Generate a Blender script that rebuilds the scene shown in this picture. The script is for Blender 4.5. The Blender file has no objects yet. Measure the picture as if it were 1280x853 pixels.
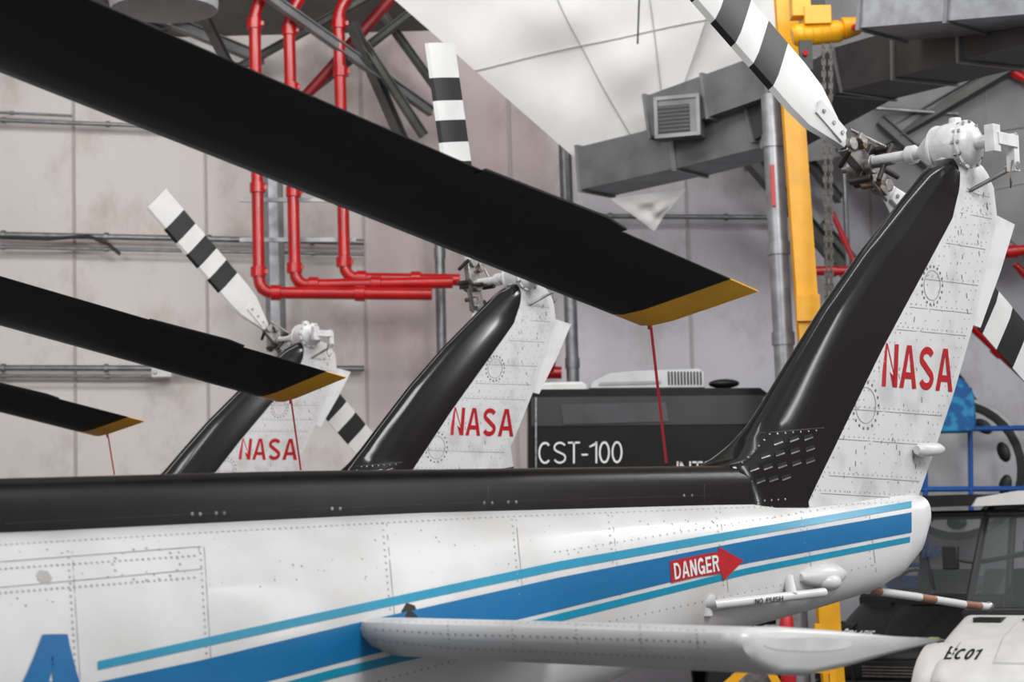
import bpy, math, random, bmesh
from mathutils import Vector, Matrix
from mathutils.bvhtree import BVHTree
random.seed(4)
sc=bpy.context.scene
try: sc.view_settings.view_transform='Standard'
except Exception: pass
COL=sc.collection
F=2489.0
CAM=Vector((0,0,1.75))
PITCH=math.radians(5.13); ROLL=math.radians(-1.5)
MC=(Matrix.Rotation(math.radians(90)+PITCH,3,'X') @ Matrix.Rotation(ROLL,3,'Z'))
cd=bpy.data.cameras.new('camera'); cam=bpy.data.objects.new('camera',cd); COL.objects.link(cam)
cam.matrix_world=Matrix.Translation(CAM)@MC.to_4x4()
cd.lens=F/1280*36; cd.sensor_width=36; cd.clip_end=200
cd.dof.use_dof=True; cd.dof.focus_distance=7.6; cd.dof.aperture_fstop=5.0
sc.camera=cam
def ray(px,py): return MC@Vector(((px-640)/F,-(py-426.5)/F,-1))
def P(px,py,Y):
    d=ray(px,py); return CAM+d*(Y/d.y)

# ---------------- materials
def mat(name,col,rough=.5,metal=0,var=.12,scale=6,bump=0,bscale=40,spec=.5,dirt=None,coat=0,emit=0,alpha=None,lo=.32,hi=.62,det=6):
    m=bpy.data.materials.new(name); m.use_nodes=True
    nt=m.node_tree; b=nt.nodes['Principled BSDF']
    tc=nt.nodes.new('ShaderNodeTexCoord')
    n=nt.nodes.new('ShaderNodeTexNoise'); n.inputs['Scale'].default_value=scale; n.inputs['Detail'].default_value=det
    nt.links.new(tc.outputs['Object'],n.inputs['Vector'])
    r=nt.nodes.new('ShaderNodeValToRGB')
    r.color_ramp.elements[0].position=lo; r.color_ramp.elements[1].position=hi
    c2=dirt if dirt else tuple(c*(1-var) for c in col)
    r.color_ramp.elements[0].color=(*c2,1); r.color_ramp.elements[1].color=(*col,1)
    nt.links.new(n.outputs['Fac'],r.inputs['Fac']); nt.links.new(r.outputs['Color'],b.inputs['Base Color'])
    b.inputs['Roughness'].default_value=rough; b.inputs['Metallic'].default_value=metal
    b.inputs['Specular IOR Level'].default_value=spec
    if coat: b.inputs['Coat Weight'].default_value=coat; b.inputs['Coat Roughness'].default_value=.06
    if alpha is not None: b.inputs['Alpha'].default_value=alpha
    if emit: b.inputs['Emission Color'].default_value=(*col,1); b.inputs['Emission Strength'].default_value=emit
    if bump:
        n2=nt.nodes.new('ShaderNodeTexNoise'); n2.inputs['Scale'].default_value=bscale; nt.links.new(tc.outputs['Object'],n2.inputs['Vector'])
        bp=nt.nodes.new('ShaderNodeBump'); bp.inputs['Strength'].default_value=bump; bp.inputs['Distance'].default_value=.02
        nt.links.new(n2.outputs['Fac'],bp.inputs['Height']); nt.links.new(bp.outputs['Normal'],b.inputs['Normal'])
    return m
WHITE=mat('aircraft_white',(.74,.74,.74),.32,0,scale=3,dirt=(.60,.59,.575),coat=.15,det=10,lo=.3,hi=.58,bump=.06,bscale=7)
FINW=mat('fin_white',(.73,.73,.73),.36,0,scale=8,dirt=(.58,.575,.57),lo=.3,hi=.52,det=10)
BLACK=mat('aircraft_black',(.005,.005,.0055),.16,0,var=.3,spec=.42,coat=.25)
BLKM=mat('spine_black',(.010,.0085,.0085),.32,0,var=.4,scale=10,spec=.33)
ROTB=mat('rotor_black',(.005,.005,.0055),.5,0,var=.35,scale=8,spec=.25)
YTIP=mat('tip_yellow',(.95,.47,.01),.4,0,var=.15)
BLUE=mat('stripe_blue',(.003,.155,.37),.28,0,var=.06,coat=.2)
CYAN=mat('stripe_cyan',(.006,.28,.45),.3,0,var=.06)
RED=mat('lettering_red',(.50,.008,.015),.4,0,var=.15,scale=20)
RWHITE=mat('lettering_white',(.85,.85,.85),.4)
RIV=mat('rivet_grey',(.43,.42,.41),.5,0,var=.3,scale=20)
SEAM=mat('seam_grey',(.32,.31,.30),.6,0,var=.3,scale=20)
SEAMD=mat('seam_dark',(.20,.19,.18),.6,0,var=.3,scale=20)
TRW=mat('tail_rotor_white',(.74,.74,.73),.4,0,var=.1)
TRK=mat('tail_rotor_black',(.012,.012,.013),.45)
METAL=mat('worn_metal',(.42,.41,.40),.35,.85,var=.5,scale=25)
DMET=mat('dark_metal',(.06,.055,.05),.4,.6,var=.5,scale=25)
BRONZE=mat('bronze_metal',(.22,.16,.11),.4,.7,var=.4,scale=25)
CASTW=mat('cast_white',(.76,.76,.76),.3,0,var=.2,scale=15,bump=.1)
STRAPR=mat('strap_red',(.50,.03,.04),.7)
PIPER=mat('pipe_red',(.52,.008,.010),.3,0,var=.25,coat=.3)
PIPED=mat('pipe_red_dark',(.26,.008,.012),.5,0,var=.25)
GALV=mat('galvanised',(.26,.27,.28),.4,.6,var=.35,scale=12)
GALVL=mat('galvanised_light',(.36,.37,.39),.4,.6,var=.3,scale=9)
DUCT=mat('duct_steel',(.17,.172,.178),.45,.35,var=.35,scale=4)
DUCTF=mat('duct_flange',(.24,.24,.25),.45,.4,var=.3,scale=4)
DUCTD=mat('duct_dark',(.06,.061,.063),.55,.25,var=.3,scale=4)
STEEL=mat('painted_steel',(.24,.245,.25),.5,.2,var=.3)
STEELD=mat('truss_steel',(.14,.145,.14),.55,.2,var=.4,scale=3)
YEL=mat('crane_yellow',(.85,.40,.005),.4,0,var=.12)
FABRIC=mat('white_fabric',(.78,.78,.77),.85,0,scale=1.3,dirt=(.66,.66,.65),bump=.45,bscale=1.6)
FABG=mat('grey_fabric',(.34,.34,.35),.85,0,scale=1.5,dirt=(.22,.22,.23),bump=.2,bscale=4)
STITCH=mat('stitch_grey',(.42,.42,.42),.8)
TRLB=mat('trailer_black',(.008,.008,.009),.3,0,var=.2,coat=.15,spec=.25)
TRLG=mat('trailer_grey',(.040,.040,.043),.35,.2,var=.25,scale=2)
TRLR=mat('trailer_reflection',(.075,.075,.08),.35,.3,var=.3,scale=3)  # lighter grey that paints a reflection on the trailer side
PLASW=mat('plastic_white',(.70,.70,.69),.35)
PLASL=mat('plastic_light',(.56,.56,.57),.35,.2)
PLASG=mat('plastic_grey',(.36,.36,.38),.5)
PLASK=mat('plastic_black',(.012,.012,.012),.45)
RUB=mat('rubber',(.012,.012,.012),.85)
GLASS=mat('cart_glass',(.13,.14,.14),.08,0,alpha=.28,spec=.3)
SEATM=mat('seat_vinyl',(.025,.025,.028),.6)
LAMPG=mat('headlight_glass',(.45,.45,.47),.1,.3)
LIME=mat('lime_plastic',(.55,.70,.05),.4)
BLUF=mat('frame_blue',(.006,.10,.42),.4,0,var=.15)
BLUD=mat('lettering_dark_blue',(.01,.035,.12),.5)
BLUC=mat('cover_blue',(.01,.12,.36),.7,0,scale=9,dirt=(.03,.30,.55),lo=.45,hi=.55)
COPP=mat('skid_copper',(.36,.17,.11),.45,.1,var=.3,scale=14)
REDF=mat('red_plastic',(.55,.012,.02),.4)
BLUA=mat('letter_blue_paint',(.004,.15,.38),.3)

# ---------------- mesh builder
OFF={}
class MB:
    def __init__(s): s.V=[];s.F=[];s.I=[];s.M=[]
    def mi(s,m):
        if m not in s.M: s.M.append(m)
        return s.M.index(m)
    def add(s,vs,fs,m):
        b=len(s.V); k=s.mi(m); s.V+= [Vector(v) for v in vs]
        for f in fs: s.F.append([b+i for i in f]); s.I.append(k)
    def grid(s,rows,m,close=True,cap=True,mfn=None):
        n=len(rows[0]); vs=[v for r in rows for v in r]; b=len(s.V); s.V+=[Vector(v) for v in vs]
        for i in range(len(rows)-1):
            mm=s.mi(mfn(i) if mfn else m)
            for j in range(n if close else n-1):
                k=(j+1)%n; s.F.append([b+i*n+j,b+i*n+k,b+(i+1)*n+k,b+(i+1)*n+j]); s.I.append(mm)
        if cap and close:
            s.F.append([b+j for j in range(n)][::-1]); s.I.append(s.mi(mfn(0) if mfn else m))
            q=b+(len(rows)-1)*n; s.F.append([q+j for j in range(n)]); s.I.append(s.mi(mfn(len(rows)-2) if mfn else m))
    def path(s,pts,r,m,n=12,cap=True):
        pts=[Vector(p) for p in pts]; rs=r if isinstance(r,(list,tuple)) else [r]*len(pts)
        rows=[]; up=None
        for i,p in enumerate(pts):
            if i==0: d=pts[1]-pts[0]
            elif i==len(pts)-1: d=pts[-1]-pts[-2]
            else: d=(pts[i+1]-p).normalized()+(p-pts[i-1]).normalized()
            d.normalize()
            if up is None: up=Vector((0,0,1)) if abs(d.z)<.9 else Vector((1,0,0))
            a=(up-d*up.dot(d)).normalized(); up=a; b=d.cross(a)
            rows.append([p+(a*math.cos(t)+b*math.sin(t))*rs[i] for t in [2*math.pi*j/n for j in range(n)]])
        s.grid(rows,m,True,cap)
    def tube(s,a,b,r,m,r2=None,n=14): s.path([a,b],[r,r if r2 is None else r2],m,n)
    def box(s,c,sz,m,R=None):
        c=Vector(c); vs=[]
        for x in(-.5,.5):
            for y in(-.5,.5):
                for z in(-.5,.5):
                    v=Vector((x*sz[0],y*sz[1],z*sz[2])); vs.append(c+(R@v if R else v))
        s.add(vs,[(0,1,3,2),(4,6,7,5),(0,4,5,1),(2,3,7,6),(0,2,6,4),(1,5,7,3)],m)
    def beam(s,a,b,w,h,m,up=(0,0,1)):
        a=Vector(a);b=Vector(b);d=(b-a);L=d.length;d.normalize();u=Vector(up)
        if abs(d.dot(u))>.95:u=Vector((0,1,0))
        y=u.cross(d).normalized();z=d.cross(y)
        s.box((a+b)/2,(L,w,h),m,Matrix((d,y,z)).transposed())
    def ibeam(s,a,b,w,h,m,t=.012,up=(0,0,1)):
        a=Vector(a);b=Vector(b);d=(b-a).normalized();u=Vector(up)
        if abs(d.dot(u))>.95:u=Vector((0,1,0))
        y=u.cross(d).normalized();z=d.cross(y)
        s.beam(a,b,t,h,m,up); s.beam(a+z*h/2,b+z*h/2,w,t,m,up); s.beam(a-z*h/2,b-z*h/2,w,t,m,up)
    def prism(s,pts,vec,m):
        n=len(pts);pts=[Vector(p) for p in pts];vec=Vector(vec)
        s.add(pts+[p+vec for p in pts],[tuple(range(n)),tuple(range(2*n-1,n-1,-1))]+[(i,(i+1)%n,n+(i+1)%n,n+i) for i in range(n)],m)
    def ell(s,c,r,m,R=None,n=16,k=10):
        c=Vector(c);rows=[]
        for i in range(k+1):
            t=math.pi*(i/k); t=min(max(t,.02),math.pi-.02)
            row=[]
            for j in range(n):
                v=Vector((r[0]*math.sin(t)*math.cos(2*math.pi*j/n),r[1]*math.sin(t)*math.sin(2*math.pi*j/n),r[2]*math.cos(t)))
                row.append(c+(R@v if R else v))
            rows.append(row)
        s.grid(rows,m)
    def rivet(s,p,nr,r,m,h=.3):
        nr=nr.normalized(); a=nr.orthogonal().normalized(); b=nr.cross(a)
        vs=[p+(a*math.cos(t)+b*math.sin(t))*r for t in [math.pi/3*j for j in range(6)]]+[p+nr*r*h]
        s.add(vs,[(j,(j+1)%6,6) for j in range(6)],m)
    def bvh(s): return BVHTree.FromPolygons(s.V,s.F)
    def obj(s,name,parent=None,origin=None,label=None,cat=None,group=None,kind=None,ang=35,bevel=0,flat=False):
        lo=Vector([min(v[i] for v in s.V) for i in range(3)]);hi=Vector([max(v[i] for v in s.V) for i in range(3)])
        o=Vector(origin) if origin is not None else Vector(((lo.x+hi.x)/2,(lo.y+hi.y)/2,lo.z if parent is None else (lo.z+hi.z)/2))
        me=bpy.data.meshes.new(name); me.from_pydata([v-o for v in s.V],[],s.F)
        for m in s.M: me.materials.append(m)
        me.polygons.foreach_set('material_index',s.I)
        me.polygons.foreach_set('use_smooth',[not flat]*len(s.F)); me.validate()
        bm=bmesh.new(); bm.from_mesh(me); bmesh.ops.recalc_face_normals(bm,faces=bm.faces); bm.to_mesh(me); bm.free()
        me.update()
        if not flat: me.set_sharp_from_angle(angle=math.radians(ang))
        ob=bpy.data.objects.new(name,me); COL.objects.link(ob); OFF[ob]=o
        if parent: ob.parent=parent; ob.location=o-OFF[parent]
        else: ob.location=o
        if bevel:
            b=ob.modifiers.new('bevel','BEVEL'); b.width=bevel; b.segments=2; b.limit_method='ANGLE'
        if label: ob['label']=label
        if cat: ob['category']=cat
        if group: ob['group']=group
        if kind: ob['kind']=kind
        return ob
def empty(name,loc,label,cat,group=None):
    e=bpy.data.objects.new(name,None); COL.objects.link(e); e.location=loc; e.empty_display_size=.2
    e['label']=label;e['category']=cat
    if group:e['group']=group
    OFF[e]=Vector(loc); return e
def lerp(a,b,t): return a+(b-a)*t
# ---- stroke lettering
def strip(pts,th,closed=False):
    out=[];n=len(pts);L=[];R=[]
    for i in range(n):
        if closed: a=pts[i-1];c=pts[(i+1)%n]
        else: a=pts[max(0,i-1)];c=pts[min(n-1,i+1)]
        dx,dy=c[0]-a[0],c[1]-a[1];l=math.hypot(dx,dy) or 1;nx,ny=-dy/l*th/2,dx/l*th/2
        L.append((pts[i][0]+nx,pts[i][1]+ny));R.append((pts[i][0]-nx,pts[i][1]-ny))
    for i in range(n if closed else n-1):
        j=(i+1)%n; out.append([L[i],L[j],R[j],R[i]])
    return out
def arc(cx,cy,rx,ry,a0,a1,n=12): return [(cx+rx*math.cos(math.radians(lerp(a0,a1,i/n))),cy+ry*math.sin(math.radians(lerp(a0,a1,i/n)))) for i in range(n+1)]
def q4(x0,y0,x1,y1): return [(x0,y0),(x1,y0),(x1,y1),(x0,y1)]
def glyph(ch,t):
    h=t/2;hb=t*.42;tb=t*.84
    if ch=='N':
        w=.72; return w,[q4(0,0,t,1),q4(w-t,0,w,1),[(0,1),(t*1.1,1),(w,0),(w-t*1.1,0)]]
    if ch=='A':
        w=.80;c=w/2;k=t*.58; return w,[[(0,0),(t*1.02,0),(c+k*.35,1),(c-k,1)],[(w-t*1.02,0),(w,0),(c+k,1),(c-k*.35,1)],q4(.17,.22,w-.17,.22+tb)]
    if ch=='S':
        w=.70; p=arc(w/2,.735,w/2-h,.265-hb,25,180,12)+arc(w/2,.735,w/2-h,.235-hb,180,235,4)[1:]
        p+=[(w*.5,.505)]+arc(w/2,.27,w/2-h,.24-hb,55,0,4)+arc(w/2,.27,w/2-h,.27-hb,0,-160,12)[1:]
        return w,strip(p,t*.92)
    if ch=='D':
        w=.74; p=[(h,1-hb)]+arc(w-h-.32,.5,.32,.5-hb,90,-90,16)+[(h,hb)]; return w,[q4(0,0,t,1)]+strip(p,tb)
    if ch=='G':
        w=.78; p=arc(w/2,.5,w/2-h,.5-hb,40,330,24); return w,strip(p,t)+[q4(w-t,0,w,.52),q4(w*.5,.52-tb,w,.52)]
    if ch=='C':
        w=.74; return w,strip(arc(w/2,.5,w/2-h,.5-hb,48,312,24),t)
    if ch=='E':
        w=.62; return w,[q4(0,0,t,1),q4(0,0,w,tb),q4(0,1-tb,w,1),q4(0,.5-tb/2,w*.93,.5+tb/2)]
    if ch=='R':
        w=.72; p=[(h,1-hb)]+arc(w-h-.22,.735,.22,.265-hb,90,-90,12)+[(h,.47+hb)]; return w,[q4(0,0,t,1)]+strip(p,tb)+[[(w-t*1.1,0),(w,0),(w*.72,.5),(w*.72-t,.5)]]
    if ch=='T':
        w=.66; return w,[q4(w/2-h,0,w/2+h,1),q4(0,1-tb,w,1)]
    if ch=='1':
        w=.42; return w,[q4(w-t,0,w,1),[(0,.72),(w-t/2,.86),(w-t/2,.98),(0,.72+tb)]]
    if ch=='0':
        w=.60; return w,strip(arc(w/2,.5,w/2-h,.5-hb,0,360,28)[:-1],t,True)
    if ch=='-':
        w=.34; return w,[q4(0,.36,w,.36+tb)]
    if ch=='I': return t,[q4(0,0,t,1)]
    if ch=='O':
        w=.80; return w,strip(arc(w/2,.5,w/2-h,.5-hb,0,360,28)[:-1],t,True)
    if ch=='P':
        w=.66; p=[(h,1-hb)]+arc(w-h-.22,.72,.22,.28-hb,90,-90,12)+[(h,.44+hb)]; return w,[q4(0,0,t,1)]+strip(p,tb)
    if ch=='L':
        w=.56; return w,[q4(0,0,t,1),q4(0,0,w,tb)]
    if ch=='U':
        w=.70; return w,[q4(0,.3,t,1),q4(w-t,.3,w,1)]+strip(arc(w/2,.32,w/2-h,.32-hb,180,360,14),t)
    if ch=='H':
        w=.72; return w,[q4(0,0,t,1),q4(w-t,0,w,1),q4(0,.5-tb/2,w,.5+tb/2)]
    return .3,[]
def text2d(s,t=.17,sp=.10):
    x=0;V=[];Fs=[]
    for ch in s:
        w,ps=glyph(ch,t)
        for p in ps:
            b=len(V);V+=[(x+a,c) for a,c in p];Fs.append(tuple(range(b,b+len(p))))
        x+=w+sp
    W=x-sp; return [(a/W,c) for a,c in V],Fs
def refine(vs,fs,k):
    V=[];Fs=[]
    for f in fs:
        if len(f)!=4:
            b=len(V);V+=[vs[i] for i in f];Fs.append(tuple(range(b,b+len(f))));continue
        a,b_,c,d=[vs[i] for i in f]; b0=len(V)
        for i in range(k+1):
            for j in range(k+1):
                u=i/k;v=j/k
                V.append(tuple((a[t]*(1-u)+b_[t]*u)*(1-v)+(d[t]*(1-u)+c[t]*u)*v for t in (0,1)))
        for i in range(k):
            for j in range(k):
                p=b0+i*(k+1)+j; Fs.append((p,p+k+1,p+k+2,p+1))
    return V,Fs
def bil(q,u,v):
    t=[q[0][i]*(1-u)+q[1][i]*u for i in range(len(q[0]))]; b=[q[3][i]*(1-u)+q[2][i]*u for i in range(len(q[0]))]
    return [b[i]*(1-v)+t[i]*v for i in range(len(t))]
def text3(mb,s,q,m,t=.17):
    vs,fs=text2d(s,t); mb.add([bil(q,u,v) for u,v in vs],fs,m)
def interp(pl,k):
    pl=sorted(pl)
    if k<=pl[0][0]: return pl[0][1]
    for (a,b),(c,d) in zip(pl,pl[1:]):
        if k<=c: return b+(d-b)*(k-a)/(c-a) if c>a else d
    return pl[-1][1]

# ================= HELICOPTER (tail) =================
A1=math.radians(46.5)
class Fr:
    def __init__(s,R,al):
        s.al=al; s.H=Matrix.Translation(R)@Matrix.Rotation(math.pi/2-al,4,'Z'); s.Hi=s.H.inverted(); s.C=s.Hi@CAM
    def dir(s,px,py): return s.Hi.to_3x3()@ray(px,py)
    def L(s,px,py,c=0.0):
        d=s.dir(px,py); t=(c-s.C.y)/d.y; return s.C+d*t
R1=P(905,600,6.4); R1.z=0
H1=Fr(R1,A1); L=H1.L
heli=empty('helicopter',(0,0,0),'white helicopter tail with black spine, blue stripes and red lettering','helicopter','parked helicopters')
heli.matrix_world=H1.H; OFF[heli]=Vector((0,0,0))
def dec(bvh,px,py,off=.002):
    d=H1.dir(px,py).normalized(); h=bvh.ray_cast(H1.C,d)
    if h[0] is None: return None,None
    n=h[1]
    if n.dot(d)>0:n=-n
    return h[0]+n*off,n
def dstrip(mb,bvh,top,bot,m,N=40,K=2,off=.002):
    x0=top[0][0];x1=top[-1][0];rows=[]
    for i in range(N+1):
        x=x0+(x1-x0)*i/N; a=interp(top,x);b=interp(bot,x); r=[]
        for k in range(K+1):
            p,_=dec(bvh,x,a+(b-a)*k/K,off); r.append(p)
        if all(q is not None for q in r): rows.append(r)
        else:
            if len(rows)>1: mb.grid(rows,m,False,False)
            rows=[]
    if len(rows)>1: mb.grid(rows,m,False,False)
def dtext(mb,bvh,s,q,m,t=.17,off=.002,sp=.10,k=1):
    vs,fs=text2d(s,t,sp)
    if k>1: vs,fs=refine(vs,fs,k)
    out=[]
    for u,v in vs:
        x,y=bil(q,u,v); p,_=dec(bvh,x,y,off)
        if p is None: return
        out.append(p)
    mb.add(out,fs,m)
def dpoly(mb,bvh,pts,m,off=.002):
    o=[dec(bvh,x,y,off)[0] for x,y in pts]
    if None in o: return
    mb.add(o,[tuple(range(len(o)))],m)
def drow(mb,bvh,pl,sp,r,m=None):
    m=m or RIV
    for (x0,y0),(x1,y1) in zip(pl,pl[1:]):
        n=max(1,int(math.hypot(x1-x0,y1-y0)/sp))
        for i in range(n):
            p,nn=dec(bvh,lerp(x0,x1,i/n),lerp(y0,y1,i/n),.0012)
            if p is not None: mb.rivet(p,nn,r,m)
def dseam(mb,bvh,pl,w=1.0,m=None):
    m=m or SEAM
    for (x0,y0),(x1,y1) in zip(pl,pl[1:]):
        l=math.hypot(x1-x0,y1-y0); nx,ny=-(y1-y0)/l*w/2,(x1-x0)/l*w/2; n=max(1,int(l/15)); rows=[]
        for i in range(n+1):
            x=lerp(x0,x1,i/n);y=lerp(y0,y1,i/n)
            a,_=dec(bvh,x+nx,y+ny,.001);b,_=dec(bvh,x-nx,y-ny,.001)
            if a is None or b is None: rows=[];break
            rows.append([a,b])
        if len(rows)>1: mb.grid(rows,m,False,False)

# --- boom
botpx=[(1140,668),(1133,697),(1112,722),(1078,741),(1000,765),(900,791),(800,826),(745,853)]
bot=[(L(x,y).x,L(x,y).z) for x,y in botpx]
xe=bot[0][0]; xl,zl=bot[-1]
bot+=[(-1.3,zl-.2*(xl+1.3)),(-2.6,zl-.2*(xl+2.6)),(-5.2,zl-.2*(xl+5.2))]
toppx=[(1140,622),(1000,624),(905,628),(500,642),(0,668)]
topz=[(L(x,y,-.1).x,L(x,y,-.1).z+.012) for x,y in toppx]+[(-5.2,L(0,668,-.1).z+.012)]
hw=[(xe,.085),(.6,.13),(0,.175),(-1,.235),(-2.6,.33),(-5.2,.46)]
def sell(x,zt,zb,w,n=40,e=2.5):
    c=(zt+zb)/2;h=(zt-zb)/2;r=[]
    for j in range(n):
        t=2*math.pi*j/n; ct,st=math.cos(t),math.sin(t)
        r.append((x,w*math.copysign(abs(ct)**(2/e),ct),c+h*math.copysign(abs(st)**(2/e),st)))
    return r
boom=MB(); rows=[]
xs=[-5.2+ (xe-.35+5.2)*i/26 for i in range(27)]+[xe-.35+.35*i/9 for i in range(1,10)]
for x in xs: rows.append(sell(x,interp(topz,x),interp(bot,x),interp(hw,x)))
zt=interp(topz,xe);zb=interp(bot,xe)
rows.append(sell(xe+.012,zt-.006,zb+.012,.065)); rows.append(sell(xe+.018,zt-.03,zb+.04,.035))
boom.grid(rows,WHITE)
bb=boom.bvh()
T1=[(122,827),(400,766),(700,702),(900,667),(1139,627)]
B1=[(122,838),(400,777),(700,713),(900,677),(1139,635)]
T2=[(122,853),(250,826),(450,778),(700,722),(930,677),(1139,641)]
B2=[(122,905),(250,874),(450,822),(700,762),(930,705),(1139,666)]
T3=[(300,868),(420,836),(540,808),(700,767),(930,711),(1137,671)]
B3=[(300,880),(420,847),(540,819),(700,777),(930,719),(1137,678)]
dstrip(boom,bb,T1,B1,CYAN,60,1); dstrip(boom,bb,T2,B2,BLUE,60,3); dstrip(boom,bb,T3,B3,CYAN,50,1)
dtext(boom,bb,'A',[(32,794),(104,793),(118,905),(0,905)],BLUA,.30,.003,k=8)
dpoly(boom,bb,[(836,702),(870,695),(872,721),(838,729)],RED,.004)
dpoly(boom,bb,[(870,695),(897,690),(897,684),(928,701),(903,727),(901,717),(872,721)],RED,.004)
dtext(boom,bb,'DANGER',[(840,705),(896,694),(898,714),(842,725)],RWHITE,.19,.0055,.13)
drow(boom,bb,[(0,682),(300,664),(600,648),(900,636),(1130,628)],7,.0034)
drow(boom,bb,[(0,712),(250,695)],7,.0037); drow(boom,bb,[(0,742),(250,722)],7,.0037)
dseam(boom,bb,[(0,703),(248,684),(252,712),(0,735)],1.1)
for x,y0,y1 in [(85,690,850),(250,684,850),(478,655,770),(640,650,760),(760,645,745),(895,640,740),(1000,632,720),(1080,630,715)]:
    drow(boom,bb,[(x,y0),(x+10,y1)],8,.0033); dseam(boom,bb,[(x+5,y0),(x+15,y1)],.8)
drow(boom,bb,[(700,690),(1120,622)],9,.003); drow(boom,bb,[(300,900),(700,790),(1100,705)],9,.003)
for i in range(16):
    a=2*math.pi*i/16; p,n=dec(bb,183+42*math.cos(a),706+20*math.sin(a),.001)
    if p: boom.rivet(p,n,.004,RIV)
p,n=dec(bb,55,722,.001); boom.rivet(p,n,.02,RIV,.2)
for k in range(10):
    p,n=dec(bb,800+k*10,652+(k%3)*4,.001); boom.rivet(p,n,.003,SEAM)
for j in range(110):
    x=random.uniform(10,1100); y=lerp(675,640,x/1100)+random.uniform(0,90)*(1-x/1600); p,n=dec(bb,x,y,.001)
    if p: boom.rivet(p,n,random.uniform(.001,.0028),SEAMD,.1)
p,n=dec(bb,512,768,.001); boom.rivet(p,n,.03,PLASK,.05)
boom.obj('tail_boom',heli,label='white riveted boom with blue stripes and danger arrow',ang=50)

# --- spine
sp=MB(); rows=[]
tpx=[(0,598),(350,589),(905,582)]
tz=[(L(x,y,-.03).x,L(x,y,-.03).z) for x,y in tpx]; tz.append((-5.2,tz[0][1]))
bz=[(L(x,y,-.1).x,L(x,y,-.1).z) for x,y in [(0,666),(500,640),(905,627)]]; bz.append((-5.2,bz[0][1]))
for i in range(31):
    x=-5.2+(5.2+.02)*i/30; t=interp(tz,x);b=interp(bz,x); r=[]
    for k in range(17):
        a=math.pi*k/16; r.append((x,-.1*math.copysign(abs(math.cos(a))**.55,math.cos(a)),b+(t-b)*(math.sin(a)**.55)))
    r+= [(x,.1,b-.03),(x,-.1,b-.03)]
    rows.append(r)
sp.grid(rows,BLKM); sb=sp.bvh()
for px in (245,275,420,610,640,860):
    y=lerp(662,628,px/905)
    for dx in (-5,5):
        p,n=dec(sb,px+dx,y-10,.001)
        if p: sp.rivet(p,n,.005,METAL)
for px in (345,610,880): dseam(sp,sb,[(px,592),(px,625)],1.2,DMET)
dseam(sp,sb,[(5,655),(300,640),(600,628),(900,619)],1.0,DMET)
sp.obj('driveshaft_cover',heli,label='long black driveshaft cover along the boom top',ang=50)

# --- fin
LEp=[(905,625),(897,600),(888,584),(905,572),(922,556),(940,532),(958,504),(985,458),(1030,384),(1080,312),(1130,249),(1158,214),(1174,201),(1188,194)]
BDp=[(998,628),(1035,560),(1100,437),(1160,332),(1194,272),(1203,235),(1204,212),(1200,198)]
TRp=[(1144,626),(1162,575),(1190,492),(1215,405),(1232,330),(1244,270),(1240,235),(1230,212),(1216,200),(1208,196)]
def zx(pl,c):
    o=[]
    for x,y in pl:
        p=L(x,y,c); o.append((p.z,p.x))
    return o
le=zx(LEp,0);bd=zx(BDp,-.07);tr=zx(TRp,0)
z0=le[0][0]-.03; z1=le[-1][0]; zsp=L(905,582,-.03).z
def wf(z):
    k=(z-z0)/(z1-z0); w=lerp(.115,.058,min(1,k*1.2)**.7)
    if k>.93: w*=math.sqrt(max(.05,1-((k-.93)/.075)**2))
    return w
fd=MB();fw=MB();rd=[];rw=[]
NZ=64
for i in range(NZ+1):
    z=z0+(z1-z0)*(i/NZ)**1.25
    a=interp(le,z);b=max(interp(bd,z),a+.01);c=max(interp(tr,z),b+.005);w=wf(z)
    if z<zsp+.01: a=min(a,.0)
    kb=min(1,max(0,(z-(zsp-.03))/.16)); ey=lerp(.22,.72,kb)
    r=[]
    for k in range(33):
        t=math.pi*(k/32-.5)
        r.append((b-(b-a)*abs(math.cos(t))**lerp(.5,1,kb),w*math.copysign(abs(math.sin(t))**ey,math.sin(t)),z))
    rd.append(r)
    w2=w*.965
    rw.append([(b-.005,-w2,z),(lerp(b,c,.3),-w2*.84,z),(lerp(b,c,.65),-w2*.52,z),(c,-.008,z),(c,.008,z),(lerp(b,c,.65),w2*.52,z),(lerp(b,c,.3),w2*.84,z),(b-.005,w2,z)])
fd.grid(rd,BLACK); fw.grid(rw,FINW)
fb=fw.bvh(); fdb=fd.bvh()
dtext(fw,fb,'NASA',[(1104,429),(1192,437),(1190,490),(1102,483)],RED,.18,.0022,.11)
for cx,cy,rx,ry in [(1165,357,13,24),(1082,507,16,29)]:
    for i in range(18):
        a=2*math.pi*i/18; p,n=dec(fb,cx+rx*math.cos(a),cy+ry*math.sin(a),.001)
        if p: fw.rivet(p,n,.006,SEAMD)
    for i in range(24):
        a=2*math.pi*i/24;b=2*math.pi*(i+1)/24;k=.78
        dseam(fw,fb,[(cx+rx*k*math.cos(a),cy+ry*k*math.sin(a)),(cx+rx*k*math.cos(b),cy+ry*k*math.sin(b))],.8)
def xb(y): return interp([(p[1],p[0]) for p in BDp],y)
def xt(y): return interp([(p[1],p[0]) for p in TRp],y)
for y in (235,262,300,345,380,408,508,545,590,612):
    drow(fw,fb,[(xb(y)+6,y),(xt(y+6)-4,y+8)],6,.0034); dseam(fw,fb,[(xb(y)+4,y+4),(xt(y+10)-4,y+12)],.8)
for k in (7,13): drow(fw,fb,[(xb(y)+k,y) for y in range(620,205,-12)],7,.0034)
for k in (5,11): drow(fw,fb,[(xt(y)-k,y) for y in range(615,215,-12)],7,.0034)
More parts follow.
